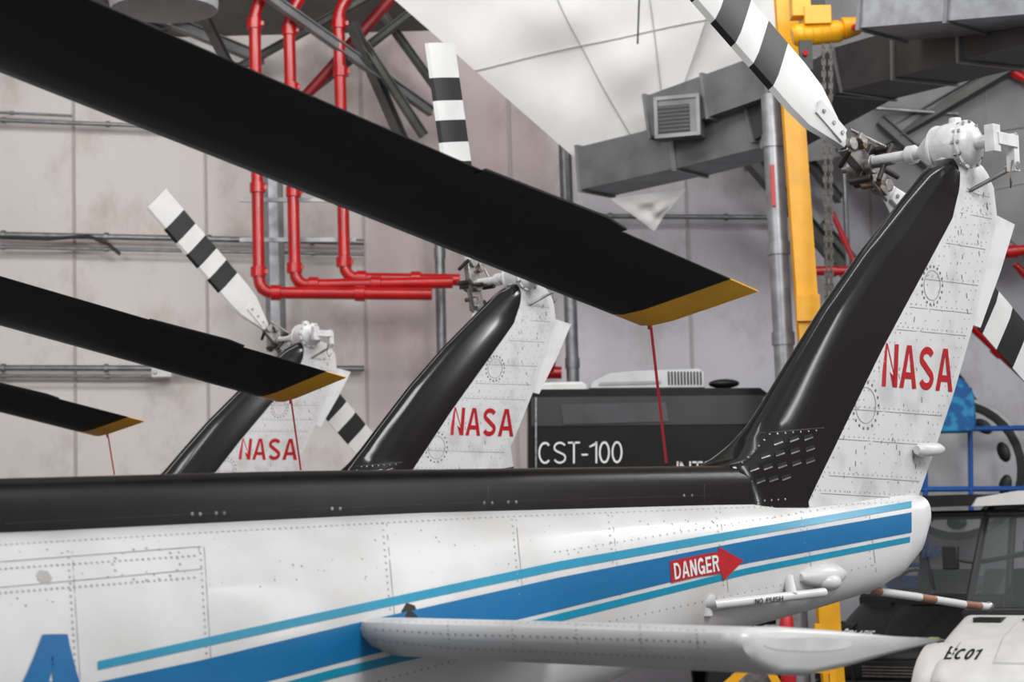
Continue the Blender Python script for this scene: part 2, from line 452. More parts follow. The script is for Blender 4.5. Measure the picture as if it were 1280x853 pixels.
for k in (.38,.55,.7):
    drow(fw,fb,[(lerp(xb(y),xt(y),k),y) for y in range(615,500,-12)],7,.0032); drow(fw,fb,[(lerp(xb(y),xt(y),k),y) for y in range(425,225,-12)],7,.0032)
for j in range(40):
    y=random.uniform(230,610); x=random.uniform(xb(y)+6,xt(y)-8)
    dseam(fw,fb,[(x,y),(x+random.uniform(-1,1),y+random.uniform(3,7))],.8,SEAMD)
fw.obj('tail_fin',heli,label='white riveted fin panel with red lettering',ang=40)
for x,y in [(966,552),(986,548),(1004,546),(950,569),(968,566),(987,563),(1006,560),(936,585),(953,583),(971,581),(989,578),(1006,575),(928,601),(944,600),(960,598),(976,596)]:
    dpoly(fd,fdb,[(x,y),(x+11,y-4),(x+12,y),(x+1,y+4)],RUB,.0012)
    dpoly(fd,fdb,[(x+1,y+4),(x+12,y),(x+12.5,y+1.5),(x+1.5,y+5.5)],METAL,.002)
drow(fd,fdb,[(912,620),(930,628),(990,624)],8,.004,METAL)
drow(fd,fdb,[(912,592),(935,572),(962,543),(1030,538)],9,.0035,METAL)
dseam(fd,fdb,[(937,543),(1030,535)],1.2,DMET); dseam(fd,fdb,[(906,590),(907,622)],1.5,DMET)
fd.obj('fin_leading_edge',heli,label='glossy black fin leading edge fairing',ang=50)
tb=MB()
pts=[L(1241,268,.0),L(1267,281,.0),L(1249,340,.0),L(1224,410,.0),L(1213,406,.0)]
tb.prism([p+Vector((0,-.006,0)) for p in pts],(0,.012,0),FINW); tb.obj('trailing_edge_tab',heli)
tl=MB(); a=L(1146,563,-.06);b=L(1178,562,-.06); tl.path([a,lerp(a,b,.15),lerp(a,b,.8),b],[.015,.024,.024,.012],CASTW); tl.obj('position_light',heli)

# --- gearbox
G=L(1192,194,0); gz=G.z; gx=G.x
g=MB()
g.path([(gx-.02,0,gz-.09),(gx-.01,0,gz-.02),(gx,0,gz+.03)],[.05,.07,.07],CASTW,18)
g.path([(gx,y,gz+.03) for y in (-.105,-.095,-.07,-.03,.02,.07,.11,.14)],[.035,.062,.082,.092,.090,.075,.052,.03],CASTW,28)
g.path([(gx,y,gz+.03) for y in (-.072,-.064)],[.092,.092],CASTW,24)
g.path([(gx,y,gz+.03) for y in (.055,.063)],[.090,.090],CASTW,24)
for i in range(12):
    a=2*math.pi*i/12
    g.tube((gx+.086*math.cos(a),-.08,gz+.03+.086*math.sin(a)),(gx+.086*math.cos(a),-.05,gz+.03+.086*math.sin(a)),.006,METAL,n=6)
g.path([(gx-.01,-.02,gz+.09),(gx-.01,-.02,gz+.135)],[.03,.022],CASTW,12)
g.tube((gx+.05,-.01,gz+.08),(gx+.09,-.01,gz+.115),.014,CASTW,n=10)
g.obj('tail_gearbox',heli,label='white cast tail rotor gearbox',ang=45)
pc=MB()
pc.tube((gx,-.1,gz+.03),(gx+.01,-.2,gz+.03),.026,CASTW)
pc.box((gx+.04,-.2,gz+.03),(.13,.03,.045),CASTW); pc.box((gx+.10,-.19,gz-.01),(.035,.035,.14),CASTW)
pc.box((gx-.03,-.19,gz+.03),(.045,.04,.10),CASTW)
pc.tube((gx+.10,-.21,gz+.05),(gx+.10,-.16,gz+.05),.016,METAL); pc.tube((gx+.10,-.21,gz-.06),(gx+.10,-.16,gz-.06),.016,METAL)
pc.tube((gx+.10,-.17,gz-.07),(gx+.02,-.05,gz-.14),.008,METAL)
pc.path([(gx+.08,-.2,gz-.04),(gx+.06,-.2,gz-.11),(gx+.09,-.18,gz-.14),(gx+.12,-.17,gz-.11)],.003,BRONZE,6)
pc.obj('pitch_control',heli,bevel=.004)
sh=MB(); hy=.41
sh.path([(gx,.1,gz+.03),(gx,hy+.03,gz+.03)],.022,CASTW); sh.path([(gx,.17,gz+.03),(gx,.2,gz+.03)],.036,CASTW)
sh.obj('rotor_shaft',heli)
hc=Vector((gx,hy,gz+.02))
h=MB()
h.tube(hc+Vector((0,-.05,0)),hc+Vector((0,.06,0)),.038,METAL)
h.box(hc,(.075,.045,.28),METAL); h.box(hc,(.20,.03,.03),DMET)
for s_ in(-1,1):
    h.tube(hc+Vector((0,-.04,s_*.13)),hc+Vector((0,.04,s_*.13)),.026,METAL)
    h.tube(hc+Vector((s_*.09,-.07,-s_*.02)),hc+Vector((s_*.05,-.02,s_*.16)),.007,METAL)
    h.tube(hc+Vector((s_*.09,-.08,-s_*.02)),hc+Vector((s_*.09,.02,-s_*.02)),.015,DMET)
    h.tube(hc+Vector((-s_*.05,-.05,s_*.15)),hc+Vector((-s_*.08,.02,s_*.10)),.011,DMET)
    h.tube(hc+Vector((s_*.03,-.05,s_*.08)),hc+Vector((s_*.03,.05,s_*.08)),.014,BRONZE)
    h.box(hc+Vector((s_*.045,-.03,s_*.10)),(.03,.04,.05),METAL)
h.tube(hc+Vector((-.09,-.10,0)),hc+Vector((.09,-.10,0)),.010,DMET)
h.tube(hc+Vector((0,-.14,0)),hc+Vector((0,.10,0)),.017,METAL)
rotor=h.obj('tail_rotor',heli,origin=hc,label='two-blade tail rotor with dark metal hub',bevel=.003)
for s_ in(1,-1):
    b=MB(); st=[.15,.2,.27,.36,.48,.60,.73,.845,.975,1.09,1.225,1.43]
    ch=[.035,.05,.075,.105,.115]+[.115]*7
    rows=[]
    for r_,c_ in zip(st,ch):
        t=.02
        rows.append([hc+Vector((s_*u*c_,v*t,s_*r_)) for u,v in [(-1,0),(-.85,-.8),(-.4,-1),(.3,-.6),(1,-.12),(1,.12),(.3,.6),(-.4,1),(-.85,.8)]])
    b.grid(rows,TRW,mfn=lambda i:{5:TRK,7:TRK,9:TRK}.get(i,TRW))
    b.box(hc+Vector((0,-.022,s_*.27)),(.06,.012,.18),TRW)
    for q in(.2,.26,.33): b.tube(hc+Vector((0,-.035,s_*q)),hc+Vector((0,.03,s_*q)),.008,METAL,n=8)
    b.obj('rotor_blade',rotor,label='white tail rotor blade with black stripes',ang=30)
def setrot(ro,fr,px,py):
    t=fr.L(px,py,hy); ro.rotation_euler=(0,math.atan2(t.x-hc.x,t.z-hc.z),0)
setrot(rotor,H1,918,20)

# --- stabilizer
stb=MB(); zc=1.75
prof=[(0,-.262),(.01,-.245),(.06,-.236),(.2,-.240),(.45,-.258),(.75,-.283),(1,-.300),(.97,-.305),(.75,-.318),(.5,-.336),(.3,-.345),(.15,-.335),(.05,-.305),(.01,-.28)]
def sec(y,x0,c,k=1.0):
    zm=-.285; return [(x0+c*u,y,zc+zm+(z-zm)*k) for u,z in prof]
yt=-1.475
stb.grid([sec(-.1,-1.731,.70),sec(-.3,-1.731,.70),sec(-.6,-1.731,.71),sec(-1.0,-1.731,.72),sec(yt+.02,-1.731,.73)],WHITE)
sbv=stb.bvh()
drow(stb,sbv,[(470,800),(560,810),(700,816),(890,824)],9,.003,SEAM); drow(stb,sbv,[(470,787),(560,793),(700,797),(890,803)],9,.003,SEAM)
drow(stb,sbv,[(480,778),(700,780),(890,790)],10,.003,SEAM)
for x in (560,640,720,800,870): drow(stb,sbv,[(x,783),(x+3,815)],5,.0025,SEAM)
stb.obj('horizontal_stabilizer',heli,label='white horizontal stabilizer with riveted skin',ang=50)
tp=MB(); tp.grid([sec(yt+.022,-1.733,.735,1.03),sec(yt-.015,-1.731,.735,1.03),sec(yt-.03,-1.722,.715,.93),sec(yt-.036,-1.69,.66,.72)],WHITE)
tpb=tp.bvh(); 
o=[dec(tpb,1010+55*math.cos(a),806+9*math.sin(a)+ (55*math.cos(a))*.0,.001)[0] for a in [2*math.pi*k/24 for k in range(24)]]
if None not in o: tp.add(o,[tuple(range(24))],FINW)
tp.obj('stabilizer_tip',heli,label='smooth white rounded stabilizer end cap',ang=50)
ft=MB()
a=L(1000,722,-.16);b=L(1054,718,-.16); ft.path([a,lerp(a,b,.2),lerp(a,b,.5),lerp(a,b,.8),b],[.012,.028,.036,.036,.015],WHITE,16); ft.obj('fairing',heli)
ft=MB(); a=L(890,757,-.19);b=L(1030,741,-.19)
ft.path([a,b],.015,WHITE); ft.tube(L(880,735,-.17),L(882,770,-.17),.022,WHITE); ft.tube(L(868,756,-.15),L(895,752,-.2),.02,WHITE)
ft.ell(L(1035,728,-.17),(.05,.04,.03),WHITE); ft.tube(L(985,722,-.16),L(990,745,-.19),.018,WHITE)
text3(ft,'NO',[L(944,749,-.208),L(954,748,-.208),L(954,754.5,-.208),L(944,755.5,-.208)],PLASK,.17)
text3(ft,'PUSH',[L(958,747.6,-.208),L(979,745.1,-.208),L(979,751.6,-.208),L(958,754.1,-.208)],PLASK,.17)
ft.obj('handle_bar',heli,label='white tubular bar lettered no push')
sk=MB(); pts=[L(1065,735,0),L(1085,738,0),L(1100,740,0),L(1150,747,0),L(1168,750,0),L(1205,756,0),L(1225,758,0),L(1236,759,0)]
for i in range(7): sk.path([pts[i],pts[i+1]],[.0145,.0145],[WHITE,COPP,WHITE,COPP,WHITE,COPP,WHITE][i],12)
sk.ell(pts[-1],(.022,.018,.02),METAL); sk.obj('tail_skid',heli,label='thin white and copper tail skid tube')

def ctree(o,par):
    c=o.copy(); COL.objects.link(c); c.parent=par; OFF[c]=OFF[o]
    for ch_ in list(o.children): ctree(ch_,c)
    return c
NT=dec(fb,1147,460,0)[0]
def place(al,px,py,Y):
    al=math.radians(al); T=P(px,py,Y); Rt=Matrix.Rotation(math.pi/2-al,3,'Z'); v=Rt@NT
    return Fr(Vector((T.x-v.x,T.y-v.y,T.z-v.z)),al)
H2=place(48.0,602,528,11.0); H3=place(53.5,334,562,14.4)
hs=[(heli,H1)]
for fr,rt in ((H2,(552,72)),(H3,(196,250))):
    e=heli.copy(); COL.objects.link(e); e.matrix_world=fr.H; OFF[e]=Vector((0,0,0))
    for c in list(heli.children):
        n=ctree(c,e)
        if c is rotor: setrot(n,fr,*rt)
    hs.append((e,fr))

# --- main rotor blades
def mblade(par,fr,Lp,Tp,Yt,dl,cpx,cY,length,strap):
    A=P(*Lp,Yt+dl);B=P(*Tp,Yt-dl);C0=P(cpx[0],cpx[1],cY)
    tc=(A+B)/2; ex=(tc-C0).normalized(); ey=(B-A); ey=(ey-ex*ey.dot(ex)).normalized(); ez=ex.cross(ey)
    sk_=(B-A).dot(ex); W=fr.Hi
    def pt(x,y,z): return W@(tc+ex*x+ey*y+ez*z)
    b=MB(); hcw=(B-A).dot(ey)/2
    pr=[(-1,0),(-.94,.6),(-.75,.95),(-.4,1),(.3,.55),(1,.06),(1,-.06),(.3,-.55),(-.4,-1),(-.75,-.95),(-.94,-.6)]
    rows=[]
    for x in (-length,-length*.7,-length*.4,-1.2,-.6,-.13,0):
        rows.append([pt(x+(u*sk_/2 if x>=-.13 else 0),u*hcw,v*.028) for u,v in pr])
    b.grid(rows,ROTB,mfn=lambda i:YTIP if i==5 else ROTB)
    b.prism([pt(-1.15,hcw*.9,0.0),pt(-.62,hcw*.9,0),pt(-.62,hcw+.03,0),pt(-.72,hcw+.05,0),pt(-1.15,hcw+.02,0)],W.to_3x3()@(ez*.006),ROTB)
    b.obj('main_rotor_blade',par,label='long matte black main rotor blade with yellow tip',ang=40)
    s=MB(); a=P(strap[0],strap[1],Yt+dl*.8); e=P(strap[2],strap[3],Yt+dl*.8+strap[4])
    s.beam(a+Vector((0,0,.02)),e,.009,.003,STRAPR,up=(0,1,0)); s.tube(a+Vector((0,0,.012)),a-Vector((0,0,.03)),.007,STRAPR,n=8)
    s.obj('tie_down_strap',label='thin red strap hanging from a rotor blade tip',cat='strap',group='rotor tie-down straps')
mblade(heli,H1,(797,402),(948,364),6.1,.19,(0,22),4.48,4.6,(812,400,833,579,.15))
mblade(hs[1][0],H2,(345,500),(433,472),10.4,.19,(0,376),9.28,5.5,(363,498,376,588,.1))
mblade(hs[2][0],H3,(117,543),(181,527),13.9,.19,(0,497),13.36,5.5,(134,542,143,594,.1))
hs[0][0]['label']='white helicopter tail, black spine, blue stripes, red danger arrow'
hs[1][0]['label']='helicopter tail fin with upright striped tail rotor blade'
hs[2][0]['label']='helicopter tail fin with slanted striped tail rotor, by pipes'

# ================= ROOM =================
WY=20.0
def wallmat(name):
    m=bpy.data.materials.new(name);m.use_nodes=True;nt=m.node_tree;b=nt.nodes['Principled BSDF'];b.inputs['Roughness'].default_value=.75
    N=nt.nodes.new;Lk=nt.links.new
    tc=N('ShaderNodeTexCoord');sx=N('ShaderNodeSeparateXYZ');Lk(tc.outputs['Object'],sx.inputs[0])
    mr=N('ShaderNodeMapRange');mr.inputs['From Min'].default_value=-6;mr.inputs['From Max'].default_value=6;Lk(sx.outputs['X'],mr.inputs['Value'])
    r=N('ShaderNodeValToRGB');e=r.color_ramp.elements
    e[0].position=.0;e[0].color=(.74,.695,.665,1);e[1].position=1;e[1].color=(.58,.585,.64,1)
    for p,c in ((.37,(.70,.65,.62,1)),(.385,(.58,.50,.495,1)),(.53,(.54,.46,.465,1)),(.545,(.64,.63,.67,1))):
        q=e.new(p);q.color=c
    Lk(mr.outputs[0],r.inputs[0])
    n=N('ShaderNodeTexNoise');n.inputs['Scale'].default_value=1.1;n.inputs['Detail'].default_value=10;n.inputs['Roughness'].default_value=.7
    mp=N('ShaderNodeMapping');mp.inputs['Scale'].default_value=(1.2,1,.8);Lk(tc.outputs['Object'],mp.inputs[0]);Lk(mp.outputs[0],n.inputs['Vector'])
    r2=N('ShaderNodeValToRGB');r2.color_ramp.elements[0].position=.33;r2.color_ramp.elements[0].color=(.66,.60,.55,1);r2.color_ramp.elements[1].position=.5;r2.color_ramp.elements[1].color=(1,1,1,1)
    Lk(n.outputs['Fac'],r2.inputs[0])
    mx=N('ShaderNodeMix');mx.data_type='RGBA';mx.blend_type='MULTIPLY';mx.inputs[0].default_value=.7
    Lk(r.outputs[0],mx.inputs[6]);Lk(r2.outputs[0],mx.inputs[7]);Lk(mx.outputs[2],b.inputs['Base Color'])
    w=N('ShaderNodeTexNoise');w.inputs['Scale'].default_value=2.5;Lk(tc.outputs['Object'],w.inputs['Vector'])
    bp=N('ShaderNodeBump');bp.inputs['Strength'].default_value=.25;bp.inputs['Distance'].default_value=.03;Lk(w.outputs['Fac'],bp.inputs['Height']);Lk(bp.outputs[0],b.inputs['Normal'])
    return m
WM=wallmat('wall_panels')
FLM=mat('floor_concrete',(.08,.08,.08),.35,0,var=.3,scale=1)
CEM=mat('ceiling_insulation',(.17,.17,.16),.8,0,var=.35,scale=1)
def st(mb,name): return mb.obj(name,kind='structure',flat=True)
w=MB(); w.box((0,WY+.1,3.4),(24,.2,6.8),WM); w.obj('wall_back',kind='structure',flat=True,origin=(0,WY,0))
w=MB(); w.box((-9.1,12,3.4),(.2,16,6.8),WM); st(w,'wall_left')
w=MB(); w.box((11.1,12,3.4),(.2,16,6.8),WM); st(w,'wall_right')
w=MB(); w.box((0,8,-.05),(40,40,.1),FLM); st(w,'floor')
w=MB(); w.prism([(-12,20.2,6.7),(12,20.2,6.7),(12,11,9.2),(-12,11,9.2)],(0,0,.15),CEM); st(w,'ceiling')
WS=mat('panel_seam',(.48,.43,.41),.7)
k=0
for px in (93,258,455,640,860,1090):
    k+=1; p=P(px,300,WY-.02); w=MB(); w.box((p.x,WY-.012,3.3),(.022,.02,6.6),WS); st(w,'trim_%d'%k)
def conduit(pts,r,name,label,m=GALV,Y=19.85,cat='pipe',group=None,clips=True):
    b=MB(); q=[P(x,y,Y) for x,y in pts]; b.path(q,r,m,10)
    if clips:
        for i in range(len(q)-1):
            n=max(1,int((q[i+1]-q[i]).length/1.0))
            for j in range(n):
                c=lerp(q[i],q[i+1],(j+.5)/n); d=(q[i+1]-q[i]).normalized(); b.tube(c-d*.02,c+d*.02,r*1.5,m,n=10)
    return b.obj(name,label=label,cat=cat,group=group)
for pts,r in [([(-60,148),(200,158),(330,155)],.022),([(-60,138),(90,145)],.015),([(-60,292),(455,303)],.03),([(-60,308),(455,318)],.018),([(-60,460),(455,461)],.03),([(-60,470),(200,471)],.018)]:
    conduit(pts,r,'wall_conduit','grey horizontal metal conduit on hangar wall',group='wall conduits')
conduit([(690,270),(980,272)],.025,'wall_conduit','grey horizontal metal conduit on hangar wall',group='wall conduits')
conduit([(1090,135),(1300,150)],.02,'wall_conduit','grey horizontal metal conduit on hangar wall',group='wall conduits',Y=18.6)
conduit([(0,297),(60,299),(110,295),(135,305),(150,318)],.018,'hanging_cable','thin dark cable sagging on the wall',PLASK,19.75,'cable',clips=False)
b=MB(); p=P(203,466,19.8); b.box(p,(.2,.12,.1),PLASW); b.tube(p+Vector((-.06,-.06,0)),p+Vector((-.06,-.08,0)),.02,METAL,n=8); b.obj('electrical_box',label='small pale electrical box on wall conduit',cat='electrical box',bevel=.01)

def rpipe(path,r,Y,lab,coup,m_=None):
    m_=m_ or PIPER
    b=MB(); q=[P(x,y,Y) for x,y in path]
    out=[q[0]]
    for i in range(1,len(q)-1):
        a=(q[i-1]-q[i]).normalized();c=(q[i+1]-q[i]).normalized();k=min(.14,(q[i-1]-q[i]).length*.45,(q[i+1]-q[i]).length*.45)
        for t in (0,.25,.5,.75,1):
            out.append((q[i]+a*k)*(1-t)**2+q[i]*2*t*(1-t)+(q[i]+c*k)*t*t)
    out.append(q[-1]); b.path(out,r,m_,14)
    o=b.obj('sprinkler_pipe',label=lab,cat='pipe',group='red sprinkler pipes',ang=60)
    for (x,y,dx,dy) in coup:
        c=P(x,y,Y);d=(P(x+dx,y+dy,Y)-c).normalized(); m=MB(); m.path([c-d*.05,c-d*.045,c+d*.045,c+d*.05],[r*1.1,r*1.3,r*1.3,r*1.1],m_,14); m.box(c+Vector((r*1.35,-.02,0)),(.03,.03,.04),m_); m.obj('pipe_coupling',o)
    return o
V=(0,1);Hh=(1,0)
rpipe([(345,-30),(318,12),(324,366),(540,368)],.058,18.6,'red sprinkler riser with grooved couplings and elbow',[(318,30,*V),(320,100,*V),(322,235,*V),(323,340,*V),(345,366,*Hh),(450,367,*Hh)])
rpipe([(392,-30),(361,20),(369,357),(566,353)],.058,18.75,'red sprinkler riser with grooved couplings and elbow',[(362,38,*V),(364,110,*V),(367,240,*V),(368,335,*V),(392,356,*Hh),(470,355,*Hh)])
rpipe([(450,-20),(423,10),(431,348),(575,350)],.058,18.9,'red sprinkler riser with grooved couplings and elbow',[(424,30,*V),(426,90,*V),(429,250,*V),(430,328,*V),(452,348,*Hh),(520,349,*Hh)])
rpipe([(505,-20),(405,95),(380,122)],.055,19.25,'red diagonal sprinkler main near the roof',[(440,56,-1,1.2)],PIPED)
b=MB(); a=P(340,170,19.4);c=P(345,420,19.4); b.beam(a,c,.09,.05,GALVL,up=(0,1,0))
for y in(250,300): b.beam(P(300,y,18.98),P(445,y,18.98),.04,.04,GALVL,up=(0,0,1))
b.obj('pipe_support',label='galvanised strut bracket behind red pipes',cat='bracket')
b=MB()
for x in(334,352): b.beam(P(x-3,180,19.75),P(x+3,440,19.75),.05,.05,STEEL,up=(0,1,0))
b.obj('wall_strut',label='grey vertical steel wall strut pair',cat='strut')
for pts,r,Y in [([(1018,339),(1068,339)],.045,18.5),([(1215,405),(1300,485)],.06,18),([(1240,318),(1300,310)],.05,18),([(1250,80),(1300,110)],.04,18.2),([(1268,330),(1300,360)],.035,18.2),([(1040,265),(1075,345)],.025,18.6)]:
    b=MB(); q=[P(x,y,Y) for x,y in pts]; b.path(q,r,PIPER,12); c=lerp(q[0],q[1],.4); d=(q[1]-q[0]).normalized(); b.path([c-d*.05,c+d*.05],r*1.25,PIPER,12); b.obj('fire_main_pipe',label='short red fire main pipe by steel bracing',cat='pipe',group='red fire main pipes')
b=MB(); a=P(688,470,19);b.tube(a,P(688,440,19),.05,PIPER); b.tube(P(676,466,19),P(702,466,19),.06,PIPER); b.tube(P(684,452,18.9),P(692,452,18.9),.09,PIPER); b.obj('pipe_valve',label='small red valve behind the striped fin',cat='valve')
def pole(x0,y0,x1,y1,r,Y,lab,m=GALVL,cp=(),ztop=6.6):
    b=MB(); A=P(x0,y0,Y);B=P(x1,y1,Y); d=B-A
    T=A+d*((ztop-A.z)/d.z); G_=A+d*((0-A.z)/d.z)
    b.tube(T,G_,r,m,n=18); b.tube(G_,G_+Vector((0,0,.02)),r*2,m,n=18)
    for t in cp:
        c=lerp(A,B,t); b.tube(c-Vector((0,0,.05)),c+Vector((0,0,.05)),r*1.15,m,n=18)
    return b.obj('steel_pole',label=lab,cat='pole',ang=60)
pole(547,180,556,640,.05,19.4,'thin grey vertical steel pole on wall',GALV,(.3,.6),4.9)
pole(706,180,722,640,.062,19.0,'grey vertical steel pipe on hangar wall',GALV,(.2,.6),5.35)
pole(963,110,986,560,.078,15.3,'large galvanised vertical conduit pipe',GALVL,(.15,.45,.7),5.0)
pole(1047,40,1060,330,.025,18.8,'thin galvanised vertical tube',GALV,(.5,))
b=MB(); A=P(983,0,15.0);B=P(1012,415,15.0);d=B-A;T=A+d*((6.9-A.z)/d.z);Gd=A+d*((0-A.z)/d.z)
b.beam(T,Gd,.02,.16,YEL,up=(1,0,0)); b.beam(T+Vector((0,.11,0)),Gd+Vector((0,.11,0)),.02,.16,YEL,up=(1,0,0)); b.beam(T+Vector((0,.055,0)),Gd+Vector((0,.055,0)),.11,.02,YEL,up=(1,0,0))
b.box(P(1010,385,14.97),(.18,.05,.2),YEL); b.box(Gd+Vector((0,.06,.01)),(.4,.4,.02),YEL)
b.beam(P(960,-60,15.1),P(1120,-62,14.2),.15,.2,YEL)
b.obj('crane_column',label='tall yellow steel crane column',cat='crane')
hz=empty('chain_hoist',P(1030,60,14.5),'yellow electric chain hoist with dark chain','hoist')
b=MB(); Yh=14.5; b.path([P(990,45,Yh),P(995,44,Yh),P(1048,39,Yh),P(1055,37,Yh)],[.06,.085,.085,.06],YEL,18); b.path([P(1054,36,Yh),P(1074,32,Yh)],[.085,.065],YEL,18)
b.box(P(1020,22,Yh),(.2,.2,.14),YEL); b.box(P(1000,8,Yh),(.14,.16,.18),YEL); b.tube(P(1068,34,Yh-.1),P(1069,34,Yh-.2),.025,REDF)
for k in range(4): b.tube(P(1002+k*11,43-k*1.2,Yh),P(1004+k*11,42.8-k*1.2,Yh),.09,YEL,n=18)
b.obj('hoist_body',hz,bevel=.01)
b=MB(); b.box(P(1019,-5,Yh),(.12,.14,.3),PLASK); b.obj('hoist_trolley',hz)
for dx in (0,9):
    b=MB(); q0=P(1029+dx,52,Yh);q1=P(1034+dx*.6,392,Yh);n=46
    for i in range(n):
        p=lerp(q0,q1,i/n);e=lerp(q0,q1,(i+1.1)/n)
        if i%2: b.beam(p,e,.034,.012,DMET,up=(0,1,0))
        else: b.beam(p,e,.012,.034,DMET,up=(0,1,0))
    b.obj('hoist_chain',hz,flat=True)
b=MB(); b.box(P(1007,70,14.4),(.09,.08,.22),PLASK); b.tube(P(1007,66,14.36),P(1007,66,14.33),.02,REDF)
b.obj('control_box',label='black hoist control box by the yellow column',cat='control box')
b=MB(); b.box(P(966,232,15.2),(.03,.03,.32),REDF); b.obj('warning_tag',label='narrow red tag strip on galvanised pole',cat='tag')

# ducts
def duct(pts,w,hgt,m,name,label,fl=True):
    b=MB(); q=[P(*p) for p in pts]
    for a,c in zip(q,q[1:]):
        b.beam(a,c,w,hgt,m)
        if fl:
            n=max(1,int((c-a).length/.6)); d=(c-a).normalized()
            for j in range(n+1):
                e=lerp(a,c,j/n); b.beam(e-d*.015,e+d*.015,w+.04,hgt+.04,DUCTF)
    return b.obj(name,label=label,cat='duct',flat=True)
duct([(744,215,17.5),(860,188,16.9)],.5,.38,DUCT,'air_duct','grey galvanised rectangular air duct with flanges')
duct([(860,180,16.9),(968,152,16.4)],.5,.50,DUCT,'air_duct','deeper galvanised duct section with flanges')
duct([(828,150,16.9),(975,98,16.1)],.42,.36,DUCT,'air_duct','upper galvanised duct segment with grille')
duct([(968,155,16.4),(1080,92,15.6),(1330,25,13.6)],.6,.36,DUCTD,'air_duct','dark large supply duct running toward the roof')
duct([(1105,12,14.2),(1330,-8,13.2)],.6,.36,GALVL,'air_duct','bright galvanised duct box near the roof')
gr=MB(); c=P(850,148,16.45); R=Matrix.Rotation(math.radians(-18),3,'Z')
gr.box(c,(.38,.2,.34),DUCT,R)
for sx_,sz_,wx,wz in ((0,.16,.38,.03),(0,-.16,.38,.03),(.18,0,.03,.34),(-.18,0,.03,.34)): gr.box(c+R@Vector((sx_,-.105,sz_)),(wx,.02,wz),DUCTF,R)
gr.box(c+R@Vector((-.03,-.103,-.02)),(.27,.01,.23),PLASK,R)
for i in range(7): gr.box(c+R@Vector((-.03,-.110,-.115+i*.032)),(.27,.012,.005),DUCT,R)
gr.obj('duct_grille',label='square louvred air grille on duct',cat='grille',flat=True)

def sheet(pts,m,name,label,cat='fabric sheet',seams=(),sub=14,amp=.02):
    q=[P(*p) for p in pts]
    # force the fourth corner into the plane of the other three
    nrm=(q[1]-q[0]).cross(q[3]-q[0]); d=ray(pts[2][0],pts[2][1]); q[2]=CAM+d*((q[0]-CAM).dot(nrm)/d.dot(nrm))
    nn=nrm.normalized(); nn=nn if nn.y<0 else -nn
    b=MB(); rows=[]
    def pos(u,v): 
        e=math.sin(math.pi*u)*math.sin(math.pi*v)
        return Vector(bil(q,u,v))+nn*amp*e*(math.sin(u*9+v*4)+.6*math.sin(v*13-u*5)+.8*abs(math.sin(u*6-v*5)))
    for i in range(sub+1): rows.append([pos(j/sub,i/sub) for j in range(sub+1)])
    b.grid(rows,m,False,False)
    for (u0,v0,u1,v1) in seams:
        b.path([pos(lerp(u0,u1,t/14),lerp(v0,v1,t/14))+nn*.008 for t in range(15)],.005,STITCH,5)
    return b.obj(name,label=label,cat=cat,ang=60)
sheet([(465,-25,16.9),(905,-40,16.6),(850,118,17.2),(746,222,17.6)],FABRIC,'insulation_sheet','large taut white insulation sheet with stitched seams',seams=[(.45,0,.5,1),(0,.55,1,.60),(.8,0,.78,1)],amp=.03,sub=24)
sheet([(905,-40,16.8),(1000,-40,16.8),(985,70,17.1),(852,116,17.2)],FABRIC,'insulation_sheet','white insulation sheet beside the yellow column',amp=.01)
sheet([(762,248,17.3),(858,236,17.1),(830,270,17.2),(818,289,17.3)],FABRIC,'hanging_cloth','small pointed white cloth hanging below the duct',amp=.03)
sheet([(900,-60,18.2),(1400,-60,17.5),(1400,140,19),(930,215,19.3)],FABG,'roof_insulation','grey sagging roof insulation behind the ducts',seams=[(.3,0,.4,1),(.65,0,.7,1),(0,.5,1,.5)])
sheet([(1080,200,19.0),(1400,100,18.2),(1400,300,18.6),(1150,330,19.2)],FABG,'roof_insulation','grey sagging roof insulation behind the ducts',seams=[(0,.5,1,.5)])
def brace(a,c,w,m=STEEL,lab='grey diagonal steel roof brace',t=.012):
    b=MB(); b.ibeam(P(*a),P(*c),w,w,m,t); b.obj('steel_brace',label=lab,cat='beam',group='steel roof braces',flat=True)
for a,c,w in [((100,-20,18.6),(330,75,19.6),.10),((230,-30,18.0),(300,110,19.4),.08),((300,-30,18.2),(540,140,19.5),.08),((440,30,18.8),(505,180,19.6),.09),((455,55,19.0),(530,170,19.3),.07),((380,120,19.5),(560,-20,18.6),.06),((30,-10,18.4),(210,40,19.2),.09),((160,60,19.5),(320,-30,18.3),.06),((270,100,19.6),(470,-10,18.8),.06),((480,20,19.0),(545,110,19.6),.06)]: brace(a,c,w,STEELD if a[0]%100 else STEEL)
for a,c,w in [((840,-10,18.2),(1050,250,19.5),.08),((930,190,19.0),(1130,420,19.6),.13),((1080,190,19.0),(1300,60,18.0),.12),((1100,150,18.7),(1290,320,19.0),.09),((1180,470,19.2),(1310,620,19.6),.13),((1200,90,18.4),(1300,190,18.8),.08),((1025,280,19.3),(1200,480,19.7),.09)]: brace(a,c,w,STEELD)
b=MB(); b.tube(P(800,-30,16.0),P(797,55,16.0),.008,PLASK,n=6); b.obj('hanging_cable',label='thin dark cable hanging over insulation sheet',cat='cable')
lp=MB(); c=P(205,6,14); lp.path([c+Vector((0,0,z)) for z in (-.06,-.04,.02,.1,.2,.3)],[.30,.38,.39,.33,.2,.1],PLASG,24); lo_=lp.obj('ceiling_lamp',label='round grey high-bay hangar lamp',cat='lamp')
lp=MB(); lp.path([c+Vector((0,0,z)) for z in (.3,.45,3.0)],[.1,.03,.02],STEEL,10); lp.obj('hanging_rod',lo_)

